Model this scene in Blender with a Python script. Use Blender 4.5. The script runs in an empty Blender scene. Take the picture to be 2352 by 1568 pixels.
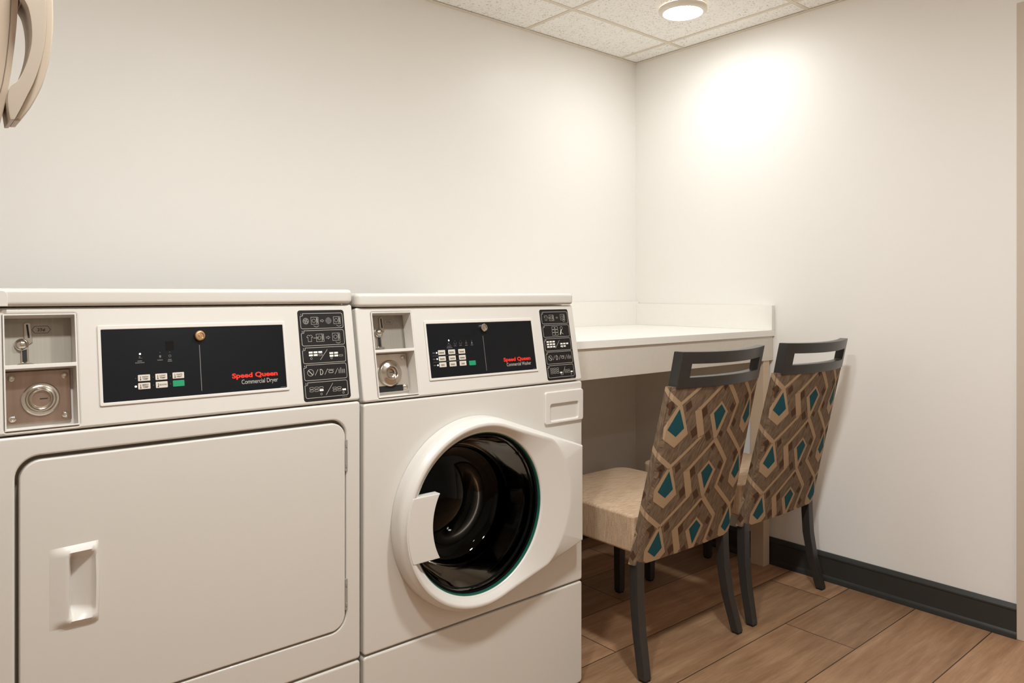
import bpy, bmesh, math, random
from mathutils import Vector, Matrix
random.seed(7)
PI = math.pi
COL = bpy.context.scene.collection

# ------------------------------------------------------------------ materials
def lin(c):
    return tuple(((v/255)/12.92 if v/255 <= .04045 else ((v/255+.055)/1.055)**2.4) for v in c)

def new_mat(name):
    m = bpy.data.materials.new(name); m.use_nodes = True
    return m, m.node_tree, m.node_tree.nodes['Principled BSDF']

def mat(name, rgb, rough=.5, metal=0., spec=.5, coat=0., emit=0., bump=None, vary=None):
    m, nt, b = new_mat(name)
    c = lin(rgb)
    b.inputs['Base Color'].default_value = (*c, 1)
    b.inputs['Roughness'].default_value = rough
    b.inputs['Metallic'].default_value = metal
    b.inputs['Specular IOR Level'].default_value = spec
    b.inputs['Coat Weight'].default_value = coat
    if emit:
        b.inputs['Emission Color'].default_value = (*c, 1)
        b.inputs['Emission Strength'].default_value = emit
    if bump or vary:
        g = nt.nodes.new('ShaderNodeNewGeometry')
        if vary:
            n = nt.nodes.new('ShaderNodeTexNoise'); n.inputs['Scale'].default_value = vary[0]; n.inputs['Detail'].default_value = 4
            nt.links.new(g.outputs['Position'], n.inputs['Vector'])
            r = nt.nodes.new('ShaderNodeMixRGB'); r.blend_type = 'MIX'
            k = vary[1]
            r.inputs[1].default_value = (*[x*(1-k) for x in c], 1); r.inputs[2].default_value = (*[min(1, x*(1+k)) for x in c], 1)
            nt.links.new(n.outputs['Fac'], r.inputs[0]); nt.links.new(r.outputs[0], b.inputs['Base Color'])
        if bump:
            n = nt.nodes.new('ShaderNodeTexNoise'); n.inputs['Scale'].default_value = bump[0]; n.inputs['Detail'].default_value = 3
            nt.links.new(g.outputs['Position'], n.inputs['Vector'])
            bp = nt.nodes.new('ShaderNodeBump'); bp.inputs['Strength'].default_value = bump[1]; bp.inputs['Distance'].default_value = bump[2]
            nt.links.new(n.outputs['Fac'], bp.inputs['Height']); nt.links.new(bp.outputs[0], b.inputs['Normal'])
    return m

class NB:
    """tiny node builder"""
    def __init__(s, nt): s.nt = nt
    def n(s, t, **kw):
        x = s.nt.nodes.new(t)
        for k, v in kw.items(): setattr(x, k, v)
        return x
    def l(s, a, b): s.nt.links.new(a, b)
    def math(s, op, a, b=None, c=None):
        x = s.n('ShaderNodeMath', operation=op)
        for i, v in enumerate((a, b, c)):
            if v is None: continue
            if isinstance(v, (int, float)): x.inputs[i].default_value = v
            else: s.l(v, x.inputs[i])
        return x.outputs[0]
    def mix(s, f, a, b, mode='MIX'):
        x = s.n('ShaderNodeMixRGB', blend_type=mode)
        for i, v in enumerate((f, a, b)):
            if isinstance(v, (int, float)): x.inputs[i].default_value = v
            elif isinstance(v, tuple): x.inputs[i].default_value = (*v, 1)
            else: s.l(v, x.inputs[i])
        return x.outputs[0]
    def noise(s, vec, scale, detail=3, rough=.5):
        x = s.n('ShaderNodeTexNoise'); x.inputs['Scale'].default_value = scale; x.inputs['Detail'].default_value = detail
        x.inputs['Roughness'].default_value = rough; s.l(vec, x.inputs['Vector']); return x.outputs['Fac']
    def comb(s, x, y, z):
        c = s.n('ShaderNodeCombineXYZ')
        for i, v in enumerate((x, y, z)):
            if isinstance(v, (int, float)): c.inputs[i].default_value = v
            else: s.l(v, c.inputs[i])
        return c.outputs[0]
    def ramp(s, f, stops):
        r = s.n('ShaderNodeValToRGB'); e = r.color_ramp.elements
        while len(e) < len(stops): e.new(.5)
        for i, (p, c) in enumerate(stops): e[i].position = p; e[i].color = (*c, 1)
        s.l(f, r.inputs[0]); return r.outputs[0]

def floor_material():
    m, nt, b = new_mat('wood_look_plank_tile'); B = NB(nt)
    pos = B.n('ShaderNodeNewGeometry').outputs['Position']
    sp = B.n('ShaderNodeSeparateXYZ'); B.l(pos, sp.inputs[0]); X, Y = sp.outputs[0], sp.outputs[1]
    W, L, Y0 = .2353, 1.20, .8325
    v = B.math('DIVIDE', B.math('SUBTRACT', Y, Y0), W)
    row = B.math('FLOOR', v); fv = B.math('FRACT', v)
    # joints step a quarter of a plank from one row to the next
    off = B.math('MULTIPLY', row, -.307)
    u = B.math('DIVIDE', B.math('ADD', B.math('SUBTRACT', X, 2.306-.307), off), L)
    colm = B.math('FLOOR', u); fu = B.math('FRACT', u)
    wn = B.n('ShaderNodeTexWhiteNoise', noise_dimensions='3D'); B.l(B.comb(row, colm, 3.0), wn.inputs['Vector'])
    rnd = wn.outputs['Value']
    ox = B.math('MULTIPLY', rnd, 17.0)
    gv = B.comb(B.math('ADD', B.math('MULTIPLY', X, 1.7), ox), B.math('ADD', B.math('MULTIPLY', Y, 15.0), B.math('MULTIPLY', ox, 3.1)), 0.0)
    n1 = B.noise(gv, 1.9, 6, .68)
    gv2 = B.comb(B.math('ADD', B.math('MULTIPLY', X, 5.0), ox), B.math('MULTIPLY', Y, 95.0), ox)
    n2 = B.noise(gv2, 2.2, 4, .65)
    n3 = B.noise(pos, 5.0, 3)
    base = B.ramp(n1, [(.30, lin((148, 116, 88))), (.5, lin((192, 156, 122))), (.70, lin((226, 190, 154)))])
    base = B.mix(B.math('MULTIPLY', n2, .68), base, lin((124, 93, 67)))
    warm = B.mix(B.math('MULTIPLY', n3, .5), base, lin((190, 142, 110)))
    tint = B.mix(rnd, lin((205, 203, 196)), lin((255, 250, 246)))
    col = B.mix(1.0, warm, tint, 'MULTIPLY')
    ev = B.math('MINIMUM', fv, B.math('SUBTRACT', 1.0, fv)); eu = B.math('MINIMUM', fu, B.math('SUBTRACT', 1.0, fu))
    e = B.math('MINIMUM', B.math('MULTIPLY', ev, W), B.math('MULTIPLY', eu, L))
    g = B.math('LESS_THAN', e, .0016)
    col = B.mix(g, col, lin((62, 47, 36)))
    B.l(col, b.inputs['Base Color'])
    b.inputs['Roughness'].default_value = .46; b.inputs['Specular IOR Level'].default_value = .35
    h = B.math('SUBTRACT', B.math('MULTIPLY', n2, .25), g)
    bp = B.n('ShaderNodeBump'); bp.inputs['Strength'].default_value = .35; bp.inputs['Distance'].default_value = .002
    B.l(h, bp.inputs['Height']); B.l(bp.outputs[0], b.inputs['Normal'])
    return m

def ceiling_material():
    m, nt, b = new_mat('fissured_ceiling_tile'); B = NB(nt)
    pos = B.n('ShaderNodeNewGeometry').outputs['Position']
    n1 = B.noise(pos, 170, 3, .6); n2 = B.noise(pos, 75, 2)
    s = B.math('ADD', B.math('MULTIPLY', n1, .75), B.math('MULTIPLY', n2, .25))
    col = B.ramp(s, [(.36, lin((192, 182, 168))), (.42, lin((242, 239, 233))), (.52, lin((250, 248, 244)))])
    B.l(col, b.inputs['Base Color']); b.inputs['Roughness'].default_value = .95; b.inputs['Specular IOR Level'].default_value = .1
    bp = B.n('ShaderNodeBump'); bp.inputs['Strength'].default_value = .5; bp.inputs['Distance'].default_value = .003
    B.l(s, bp.inputs['Height']); B.l(bp.outputs[0], b.inputs['Normal'])
    return m

def weave_material(name, c0, c1, sx, sz, contrast, rough=.85):
    """two crossing sets of streaky threads, in the piece's own coordinates"""
    m, nt, b = new_mat(name); B = NB(nt)
    tc = B.n('ShaderNodeTexCoord').outputs['Object']
    sp = B.n('ShaderNodeSeparateXYZ'); B.l(tc, sp.inputs[0]); x, y, z = sp.outputs
    xy = B.math('ADD', x, B.math('MULTIPLY', y, 1.0))
    a = B.noise(B.comb(B.math('MULTIPLY', xy, sx), B.math('MULTIPLY', z, sx*.06), B.math('MULTIPLY', y, sx*.06)), 1.0, 2)
    c = B.noise(B.comb(B.math('MULTIPLY', x, sz*.05), B.math('MULTIPLY', z, sz), B.math('MULTIPLY', y, sz)), 1.0, 2)
    f = B.math('ADD', B.math('MULTIPLY', a, .5), B.math('MULTIPLY', c, .5))
    f = B.math('MULTIPLY_ADD', B.math('SUBTRACT', f, .5), contrast, .5)
    col = B.mix(f, c0, c1)
    B.l(col, b.inputs['Base Color']); b.inputs['Roughness'].default_value = rough; b.inputs['Specular IOR Level'].default_value = .15
    bp = B.n('ShaderNodeBump'); bp.inputs['Strength'].default_value = .35; bp.inputs['Distance'].default_value = .001
    B.l(f, bp.inputs['Height']); B.l(bp.outputs[0], b.inputs['Normal'])
    return m

def pattern_base_material():
    """taupe upholstery ground with fine dark herringbone threads"""
    m, nt, b = new_mat('taupe_herringbone_cloth'); B = NB(nt)
    tc = B.n('ShaderNodeTexCoord').outputs['Object']
    sp = B.n('ShaderNodeSeparateXYZ'); B.l(tc, sp.inputs[0]); x, y, z = sp.outputs
    xx = B.math('ADD', x, y)
    zig = B.math('PINGPONG', B.math('MULTIPLY', z, 1.0), .012)
    w = B.math('SINE', B.math('MULTIPLY', B.math('ADD', xx, B.math('MULTIPLY', zig, .45)), 2500.0))
    n = B.noise(B.comb(B.math('MULTIPLY', xx, 170.0), B.math('MULTIPLY', z, 34.0), 0.0), 1.0, 3)
    f = B.math('MULTIPLY_ADD', w, .15, n)
    col = B.ramp(f, [(.22, lin((88, 72, 58))), (.5, lin((116, 97, 79))), (.78, lin((142, 122, 103)))])
    B.l(col, b.inputs['Base Color']); b.inputs['Roughness'].default_value = .85; b.inputs['Specular IOR Level'].default_value = .15
    return m

def brushed(name, c0, c1, rough, sc=(4, 220)):
    m, nt, b = new_mat(name); B = NB(nt)
    tc = B.n('ShaderNodeTexCoord').outputs['Object']
    sp = B.n('ShaderNodeSeparateXYZ'); B.l(tc, sp.inputs[0]); x, y, z = sp.outputs
    n = B.noise(B.comb(B.math('MULTIPLY', x, sc[1]), B.math('MULTIPLY', z, sc[0]), 0.0), 1.0, 3)
    B.l(B.mix(n, c0, c1), b.inputs['Base Color'])
    b.inputs['Metallic'].default_value = .85; b.inputs['Roughness'].default_value = rough
    return m

WALL = mat('satin_white_wall_paint', (242, 239, 234), .42, spec=.25, bump=(160, .05, .0006))
FLOOR = floor_material(); CEIL = ceiling_material()
GRID = mat('ceiling_grid_paint', (222, 212, 196), .6)
BASEB = mat('charcoal_baseboard', (52, 52, 49), .42, spec=.4)
CASING = mat('beige_door_casing', (206, 192, 176), .45)
DOORP = mat('door_paint', (205, 193, 178), .5)
ENAMEL = mat('white_enamel', (210, 205, 197), .28, spec=.5, coat=.25)
PLASTIC = mat('white_plastic', (214, 209, 202), .35, spec=.45)
GAPDARK = mat('dark_gap', (70, 62, 54), .8)
BLACKP = mat('black_overlay', (15, 18, 22), .3, spec=.25)
BLACKL = mat('black_label', (24, 21, 20), .5, spec=.3)
BLACKWIN = mat('black_window', (10, 10, 11), .12, spec=.4)
KEYW = mat('key_cream', (206, 197, 184), .5)
KEYG = mat('key_green', (20, 140, 96), .45)
INK = mat('dark_ink', (50, 42, 38), .7)
INKW = mat('pale_print', (184, 178, 170), .6)
INKG = mat('grey_print', (112, 108, 106), .6)
INKWW = mat('white_print', (232, 228, 220), .6)
REDP = mat('red_print', (226, 40, 22), .5)
LED = mat('lit_indicator', (225, 240, 255), .4, emit=2.2)
LEDOFF = mat('unlit_indicator', (74, 70, 68), .4)
STEEL = mat('bright_steel', (205, 198, 188), .18, metal=1.)
STEELD = mat('dull_steel', (176, 166, 154), .32, metal=1.)
BRASS = mat('pale_brass', (206, 168, 128), .25, metal=1.)
GREYPL = brushed('grey_coin_plate', lin((150, 144, 134)), lin((168, 161, 150)), .55)
VAULT = brushed('stainless_floor_reflection', lin((138, 116, 102)), lin((176, 152, 136)), .28, (14, 70))  # brown tint paints the floor's reflection into the steel colour
VAULTW = brushed('stainless_pale_plate', lin((205, 197, 186)), lin((222, 214, 204)), .35, (10, 60))
BLACK = mat('deep_black', (8, 8, 8), .6)
RUBBER = mat('black_rubber', (22, 22, 23), .55)
GREENEDGE = mat('green_glass_edge', (30, 84, 68), .12, spec=.6)
DRUM = mat('dark_drum_steel', (52, 49, 48), .5, metal=1.)
COUNTER = mat('white_counter_stone', (243, 240, 234), .4, spec=.35, vary=(90, .02))
APRON = mat('white_painted_board', (216, 208, 196), .5, vary=(60, .05))
POST = mat('beige_laminate', (206, 184, 158), .5)
FRAMEW = mat('charcoal_stained_wood', (50, 48, 46), .33, spec=.5, vary=(70, .12))
SEATF = weave_material('wheat_crosshatch_cloth', lin((164, 135, 109)), lin((216, 190, 161)), 420, 420, 2.6)
PATB = pattern_base_material()
PATT = mat('tan_woven_band', (172, 147, 118), .85, spec=.15, vary=(420, .12))
PATL = mat('teal_woven_drop', (32, 80, 88), .8, spec=.15, vary=(480, .28))
PATD = mat('brown_woven_patch', (84, 61, 45), .85, spec=.15, vary=(420, .18))
APPL = mat('beige_appliance_enamel', (190, 172, 152), .4)
APPLH = mat('beige_handle_plastic', (190, 176, 160), .35)
APPLT = mat('beige_handle_face', (196, 181, 162), .35)
LAMPW = mat('white_lamp_ring', (235, 228, 216), .5)
def lamp(name, k):
    m, nt, b = new_mat(name)
    b.inputs['Base Color'].default_value = (1, 1, 1, 1)
    b.inputs['Emission Color'].default_value = (.965, 1.0, 1.0, 1); b.inputs['Emission Strength'].default_value = k
    return m
LAMP = lamp('lamp_diffuser', 70); LAMPD = lamp('dimmer_lamp_diffuser', 15.5)

def glass_mat():
    m = bpy.data.materials.new('smoked_door_glass'); m.use_nodes = True
    nt = m.node_tree; nt.nodes.clear(); B = NB(nt)
    out = B.n('ShaderNodeOutputMaterial')
    tr = B.n('ShaderNodeBsdfTransparent'); tr.inputs[0].default_value = (.06, .06, .06, 1)
    gl = B.n('ShaderNodeBsdfGlossy'); gl.inputs['Roughness'].default_value = .03; gl.inputs[0].default_value = (.5, .49, .47, 1)
    fr = B.n('ShaderNodeFresnel'); fr.inputs[0].default_value = 1.3
    mx = B.n('ShaderNodeMixShader'); B.l(fr.outputs[0], mx.inputs[0]); B.l(tr.outputs[0], mx.inputs[1]); B.l(gl.outputs[0], mx.inputs[2])
    B.l(mx.outputs[0], out.inputs[0]); return m
GLASS = glass_mat()

# ------------------------------------------------------------------ object helpers
def root_origin(p):
    while p.parent: p = p.parent
    return p.location.copy()

def link(name, me, mats, parent=None, smooth=35, kind=None, label=None):
    o = bpy.data.objects.new(name, me); COL.objects.link(o)
    if not isinstance(mats, (list, tuple)): mats = [mats]
    for x in mats: me.materials.append(x)
    if parent:
        off = root_origin(parent)
        me.transform(Matrix.Translation(-off)); o.parent = parent
    if smooth:
        me.polygons.foreach_set('use_smooth', [True]*len(me.polygons)); me.set_sharp_from_angle(angle=math.radians(smooth))
        if len(me.polygons) < 20000:
            w = o.modifiers.new('weighted_normals', 'WEIGHTED_NORMAL'); w.keep_sharp = True; w.weight = 100
    if kind: o['kind'] = kind
    if label: o['label'] = label
    return o

def obj(name, bm, mats, parent=None, smooth=35, kind=None, label=None, recalc=True):
    if recalc: bmesh.ops.recalc_face_normals(bm, faces=bm.faces)
    me = bpy.data.meshes.new(name); bm.to_mesh(me); bm.free()
    return link(name, me, mats, parent, smooth, kind, label)

def multi(name, pairs, parent):
    """several flat prints of different inks in one mesh"""
    bm = bmesh.new(); mats = []
    for b, m in pairs:
        if not b.faces: b.free(); continue
        for f in b.faces: f.material_index = len(mats)
        mats.append(m); merge(bm, b)
    if not mats: bm.free(); return None
    return obj(name, bm, mats, parent, 0, recalc=False)

def thing(name, label, cat, loc, group=None):
    o = bpy.data.objects.new(name, None); COL.objects.link(o); o.location = loc
    o.empty_display_size = .1
    o['label'] = label; o['category'] = cat
    if group: o['group'] = group
    return o

def box(x0, x1, y0, y1, z0, z1, bev=0, seg=2, bm=None):
    b = bmesh.new()
    bmesh.ops.create_cube(b, size=1)
    for v in b.verts:
        v.co = Vector((x0+(v.co.x+.5)*(x1-x0), y0+(v.co.y+.5)*(y1-y0), z0+(v.co.z+.5)*(z1-z0)))
    if bev: bmesh.ops.bevel(b, geom=b.edges[:], offset=bev, segments=seg, profile=.5, affect='EDGES')
    if bm is None: return b
    merge(bm, b); return bm

def merge(bm, b):
    me = bpy.data.meshes.new('tmp'); b.to_mesh(me); b.free(); bm.from_mesh(me); bpy.data.meshes.remove(me)

def rrect(x0, x1, y0, y1, r, n=6):
    pts = []
    if not isinstance(r, (tuple, list)): r = (r,)*4
    for (cx, cy, a0, rr) in ((x1-r[0], y1-r[0], 0, r[0]), (x0+r[1], y1-r[1], 90, r[1]), (x0+r[2], y0+r[2], 180, r[2]), (x1-r[3], y0+r[3], 270, r[3])):
        if rr <= 1e-6: pts.append((cx, cy)); continue
        for i in range(n+1):
            a = math.radians(a0+90*i/n); pts.append((cx+rr*math.cos(a), cy+rr*math.sin(a)))
    return pts

def circ(cx, cy, r, n=32):
    return [(cx+r*math.cos(2*PI*i/n), cy+r*math.sin(2*PI*i/n)) for i in range(n)]

def curve_bm(cu):
    o = bpy.data.objects.new('tmp', cu); COL.objects.link(o)
    dg = bpy.context.evaluated_depsgraph_get()
    me = bpy.data.meshes.new_from_object(o.evaluated_get(dg))
    bpy.data.objects.remove(o); bpy.data.curves.remove(cu)
    b = bmesh.new(); b.from_mesh(me); bpy.data.meshes.remove(me)
    bmesh.ops.remove_doubles(b, verts=b.verts, dist=1e-6)
    return b

def plate_bm(outlines, t0, t1, M, bev=0, seg=2):
    """outlines in a local xy plane (first outer, the rest holes), extruded t0..t1 along local z"""
    cu = bpy.data.curves.new('tmp', 'CURVE'); cu.dimensions = '2D'; cu.fill_mode = 'BOTH'
    th = t1-t0
    cu.extrude = max(th/2-bev, 1e-6); cu.bevel_depth = bev; cu.bevel_resolution = seg; cu.offset = -bev
    for pts in outlines:
        s = cu.splines.new('POLY'); s.points.add(len(pts)-1); s.use_cyclic_u = True
        for p, q in zip(s.points, pts): p.co = (q[0], q[1], 0, 1)
    b = curve_bm(cu)
    b.transform(M @ Matrix.Translation((0, 0, (t0+t1)/2)))
    return b

def text_bm(s, x0, y0, h, M, width=None, bold=0., align='LEFT', depth=.0003, lift=.0003):
    """text standing on baseline (x0,y0), capital height h, squeezed to width"""
    cu = bpy.data.curves.new('tmp', 'FONT'); cu.body = s; cu.size = 1; cu.fill_mode = 'FRONT'; cu.offset = bold
    cu.resolution_u = 4
    b = curve_bm(cu)
    xs = [v.co.x for v in b.verts]; ys = [v.co.y for v in b.verts]
    w = max(xs)-min(xs); k = h/.70
    kx = width/w if width else k
    x = x0
    if align == 'RIGHT': x = x0-w*kx
    if align == 'CENTER': x = x0-w*kx/2
    mn = min(xs)
    for v in b.verts: v.co = Vector((x+(v.co.x-mn)*kx, y0+v.co.y*k, lift))
    b.transform(M); return b

def stroke(bm, pts, w, M, z=.0003, closed=False):
    """a flat printed line along pts"""
    n = len(pts); P = [Vector(p) for p in pts]
    L, R = [], []
    for i in range(n):
        a = P[i-1] if (i > 0 or closed) else P[i]; c = P[(i+1) % n] if (i < n-1 or closed) else P[i]
        d1 = (P[i]-a); d2 = (c-P[i])
        if d1.length < 1e-9: d1 = d2
        if d2.length < 1e-9: d2 = d1
        d1.normalize(); d2.normalize(); t = d1+d2
        if t.length < 1e-6: t = d1
        t.normalize(); nn = Vector((-t.y, t.x)); s = min(2.0, 1/max(.35, t.dot(d1)))
        L.append(P[i]+nn*w/2*s); R.append(P[i]-nn*w/2*s)
    vl = [bm.verts.new(M @ Vector((p.x, p.y, z))) for p in L]; vr = [bm.verts.new(M @ Vector((p.x, p.y, z))) for p in R]
    for i in range(n if closed else n-1):
        j = (i+1) % n; bm.faces.new((vl[i], vr[i], vr[j], vl[j]))

def patch(bm, pts, M, z=.0003):
    bm.faces.new([bm.verts.new(M @ Vector((p[0], p[1], z))) for p in pts])

def lathe(profile, M, n=48, bm=None, close=False):
    """profile of (r, h) turned about local z"""
    b = bmesh.new(); rings = []
    for r, h in profile:
        if r < 1e-6: rings.append([b.verts.new(M @ Vector((0, 0, h)))])
        else: rings.append([b.verts.new(M @ Vector((r*math.cos(2*PI*i/n), r*math.sin(2*PI*i/n), h))) for i in range(n)])
    m = len(rings)
    for k in range(m if close else m-1):
        A, C = rings[k], rings[(k+1) % m]
        for i in range(n):
            j = (i+1) % n
            if len(A) == 1 and len(C) == 1: continue
            if len(A) == 1: b.faces.new((A[0], C[i], C[j]))
            elif len(C) == 1: b.faces.new((A[i], A[j], C[0]))
            else: b.faces.new((A[i], A[j], C[j], C[i]))
    if bm is None: return b
    merge(bm, b); return bm

def voxels(xs, ys, zs, occ, fn):
    """faces of the filled cells of an uneven grid; fn maps (x,y,z) to a point"""
    b = bmesh.new(); vs = {}
    def V(i, j, k):
        if (i, j, k) not in vs: vs[(i, j, k)] = b.verts.new(fn(xs[i], ys[j], zs[k]))
        return vs[(i, j, k)]
    nx, ny, nz = len(xs)-1, len(ys)-1, len(zs)-1
    def O(i, j, k): return 0 <= i < nx and 0 <= j < ny and 0 <= k < nz and occ(i, j, k)
    for i in range(nx):
        for j in range(ny):
            for k in range(nz):
                if not O(i, j, k): continue
                if not O(i-1, j, k): b.faces.new((V(i, j, k), V(i, j, k+1), V(i, j+1, k+1), V(i, j+1, k)))
                if not O(i+1, j, k): b.faces.new((V(i+1, j, k), V(i+1, j+1, k), V(i+1, j+1, k+1), V(i+1, j, k+1)))
                if not O(i, j-1, k): b.faces.new((V(i, j, k), V(i+1, j, k), V(i+1, j, k+1), V(i, j, k+1)))
                if not O(i, j+1, k): b.faces.new((V(i, j+1, k), V(i, j+1, k+1), V(i+1, j+1, k+1), V(i+1, j+1, k)))
                if not O(i, j, k-1): b.faces.new((V(i, j, k), V(i, j+1, k), V(i+1, j+1, k), V(i+1, j, k)))
                if not O(i, j, k+1): b.faces.new((V(i, j, k+1), V(i+1, j, k+1), V(i+1, j+1, k+1), V(i, j+1, k+1)))
    return b

def bevel_sharp(b, off, seg=2, ang=40):
    bmesh.ops.recalc_face_normals(b, faces=b.faces)
    es = [e for e in b.edges if len(e.link_faces) == 2 and e.calc_face_angle(0) > math.radians(ang)]
    bmesh.ops.bevel(b, geom=es, offset=off, segments=seg, profile=.5, affect='EDGES', clamp_overlap=True)

def front(y):
    """local x -> world X, local y -> world Z, local z -> towards the viewer side (-Y)"""
    return Matrix(((1, 0, 0, 0), (0, 0, -1, y), (0, 1, 0, 0), (0, 0, 0, 1)))

# ------------------------------------------------------------------ the room
XR, YB, ZC = 2.782, 2.359, 2.2325
XL, YN = -.95, -1.9
def struct(name, bm, m, smooth=0): return obj(name, bm, m, None, smooth, 'structure')
struct('floor', box(XL-.1, XR+.1, YN-.1, YB+.1, -.1, 0), FLOOR)
struct('ceiling', box(XL-.1, XR+.1, YN-.1, YB+.1, ZC, ZC+.1), CEIL)
struct('wall_back', box(XL-.1, XR+.1, YB, YB+.1, 0, ZC), WALL)
struct('wall_left', box(XL-.1, XL, YN, YB, 0, ZC), WALL)
struct('wall_front', box(XL-.1, XR+.1, YN-.1, YN, 0, ZC), WALL)
b = box(XR, XR+.1, .70, YB, 0, ZC); box(XR, XR+.1, YN, -.20, 0, ZC, bm=b); box(XR, XR+.1, -.20, .70, 2.01, ZC, bm=b)
struct('wall_right', b, WALL)
# doorway in the right wall, beyond the right edge of the picture
D = thing('door_1', '', '', (XR, .25, 0)); del D['label'], D['category']; D['kind'] = 'structure'
obj('door_panel', box(XR+.035, XR+.075, -.195, .695, .004, 2.005, .003), DOORP, D)
hb = lathe([(0, .075), (.022, .073), (.029, .06), (.026, .045), (.012, .035), (.012, .006), (.032, .005), (.033, 0), (0, 0)],
           Matrix.Translation((XR+.036, -.13, 1.0)) @ Matrix.Rotation(-PI/2, 4, 'Y'), 24)
obj('door_knob', hb, STEELD, D)
b = bmesh.new()
for (y0, y1, z0, z1) in ((.690, .7635, 0, 2.045), (-.265, -.190, 0, 2.045), (-.190, .690, 2.005, 2.045)):
    box(XR-.016, XR+.02, y0, y1, z0, z1, .003, bm=b)
box(XR, XR+.1, .690, .70, 0, 2.01, bm=b); box(XR, XR+.1, -.2, -.19, 0, 2.01, bm=b)
struct('trim_1', b, CASING, 35)

def baseboard(name, a, c, nrm):
    """moulded charcoal skirting from a to c, standing off the wall along nrm"""
    prof = [(0, 0), (.019, 0), (.019, .012), (.016, .018), (.0125, .022), (.0125, .088), (.015, .091), (.015, .096), (.010, .104), (.006, .1085), (0, .1085)]
    b = bmesh.new(); A, C, N = Vector((*a, 0)), Vector((*c, 0)), Vector((*nrm, 0))
    r0 = [b.verts.new(A+N*d+Vector((0, 0, z))) for d, z in prof]; r1 = [b.verts.new(C+N*d+Vector((0, 0, z))) for d, z in prof]
    n = len(prof)
    for i in range(n): b.faces.new((r0[i], r0[(i+1) % n], r1[(i+1) % n], r1[i]))
    b.faces.new(r0); b.faces.new(r1)
    return struct(name, b, BASEB, 30)
baseboard('baseboard_right', (XR, .7635), (XR, YB), (-1, 0))
baseboard('baseboard_back', (XL, YB), (XR-.0192, YB), (0, -1))

# ceiling grid of T bars and wall angles
GX0, GY0, GS = 2.655, 2.065, .597
b = bmesh.new()
gx = [GX0-GS*i for i in range(7) if GX0-GS*i > XL]; gy = [GY0-GS*i for i in range(8) if GY0-GS*i > YN]
for x in gx: box(x-.0085, x+.0085, YN, YB, ZC-.0022, ZC, bm=b)
for y in gy:
    xs = [XL]+sorted(gx)+[XR]
    for p, q in zip(xs[:-1], xs[1:]): box(p+(.0085 if p != XL else 0), q-(.0085 if q != XR else 0), y-.0085, y+.0085, ZC-.0022, ZC, bm=b)
struct('trim_2', b, GRID)
b = bmesh.new()
box(XR-.018, XR, YN, YB, ZC-.004, ZC-.0022, bm=b); box(XL, XR-.018, YB-.018, YB, ZC-.004, ZC-.0022, bm=b)
struct('trim_3', b, GRID)

# ------------------------------------------------------------------ ceiling lights
def ceiling_light(x, y, label, lm=LAMP):
    t = thing('ceiling_light', label, 'ceiling light', (x, y, ZC), 'round ceiling lights')
    M = Matrix.Translation((x, y, ZC-.0022)) @ Matrix.Rotation(PI, 4, 'X')
    obj('housing', lathe([(.088, 0), (.0935, .002), (.0945, .008), (.092, .015), (.086, .0195), (.0765, .021), (.0745, .0195), (.0745, 0)], M, 64), LAMPW, t)
    obj('diffuser', lathe([(.0745, .0185), (.06, .0225), (.03, .0245), (0, .025)], M, 48), lm, t)
ceiling_light(2.375, 1.775, 'round white ceiling light above the counter and chairs in the corner', LAMPD)
ceiling_light(1.155, .66, 'round white ceiling light out in the room in front of the washer')
ceiling_light(.25, .66, 'added round fill lamp on the ceiling, out of view at the left, near the beige appliance')  # unseen lamp, added to brighten the dryer and back wall
ceiling_light(1.155, -.93, 'added round fill lamp on the ceiling, out of view at the far end of the room', LAMPD)  # unseen lamp behind the camera, added as extra fill

# ------------------------------------------------------------------ machines
MW = .6985; PYF = 1.4759; YREAR = 2.21
TILT = math.atan2(.040, .212)
def panel_matrix(zb, dx):
    up = Vector((0, math.sin(TILT), math.cos(TILT))); out = Vector((0, -math.cos(TILT), math.sin(TILT)))
    return Matrix(((1, up.x, out.x, dx), (0, up.y, out.y, PYF), (0, up.z, out.z, zb), (0, 0, 0, 1)))

def washer_icon(bm, x, y, s, M, w=.0006):
    """little front loader pictogram"""
    stroke(bm, [(x-s, y-s), (x+s*.62, y-s), (x+s*.62, y+s), (x-s, y+s)], w, M, closed=True)
    stroke(bm, [(x-s*.18+s*.5*math.cos(a*PI/6), y+s*.5*math.sin(a*PI/6)) for a in range(12)], w, M, closed=True)
    stroke(bm, [(x+s*.62, y-s), (x+s*1.15, y-s), (x+s*1.15, y+s*.95), (x+s*.62, y+s)], w, M)
    patch(bm, [(x+s*.78, y-s*.6), (x+s*.92, y-s*.6), (x+s*.92, y+s*.7), (x+s*.78, y+s*.7)], M)

def swoosh(bm, x, y, s, M):
    stroke(bm, [(x-s+2*s*i/6, y-s*.45*math.sin(PI*i/6)) for i in range(7)], .0007, M)

def arrow(bm, x, y, s, M):
    stroke(bm, [(x-s, y-.3*s), (x, y-.3*s), (x, y-.75*s), (x+s, y), (x, y+.75*s), (x, y+.3*s), (x-s, y+.3*s)], .0005, M, closed=True)

def shirt(bm, x, y, s, M):
    p = [(-.25, 1), (-.65, .95), (-1, .4), (-.72, .2), (-.55, .4), (-.55, -1), (.55, -1), (.55, .4), (.72, .2), (1, .4), (.65, .95), (.25, 1), (0, .75)]
    stroke(bm, [(x+a*s, y+c*s) for a, c in p], .0006, M, closed=True)

def disc(bm, x, y, r, M, n=16): patch(bm, circ(x, y, r, n), M)
def rect(bm, x0, x1, y0, y1, M): patch(bm, [(x0, y0), (x1, y0), (x1, y1), (x0, y1)], M)

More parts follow.
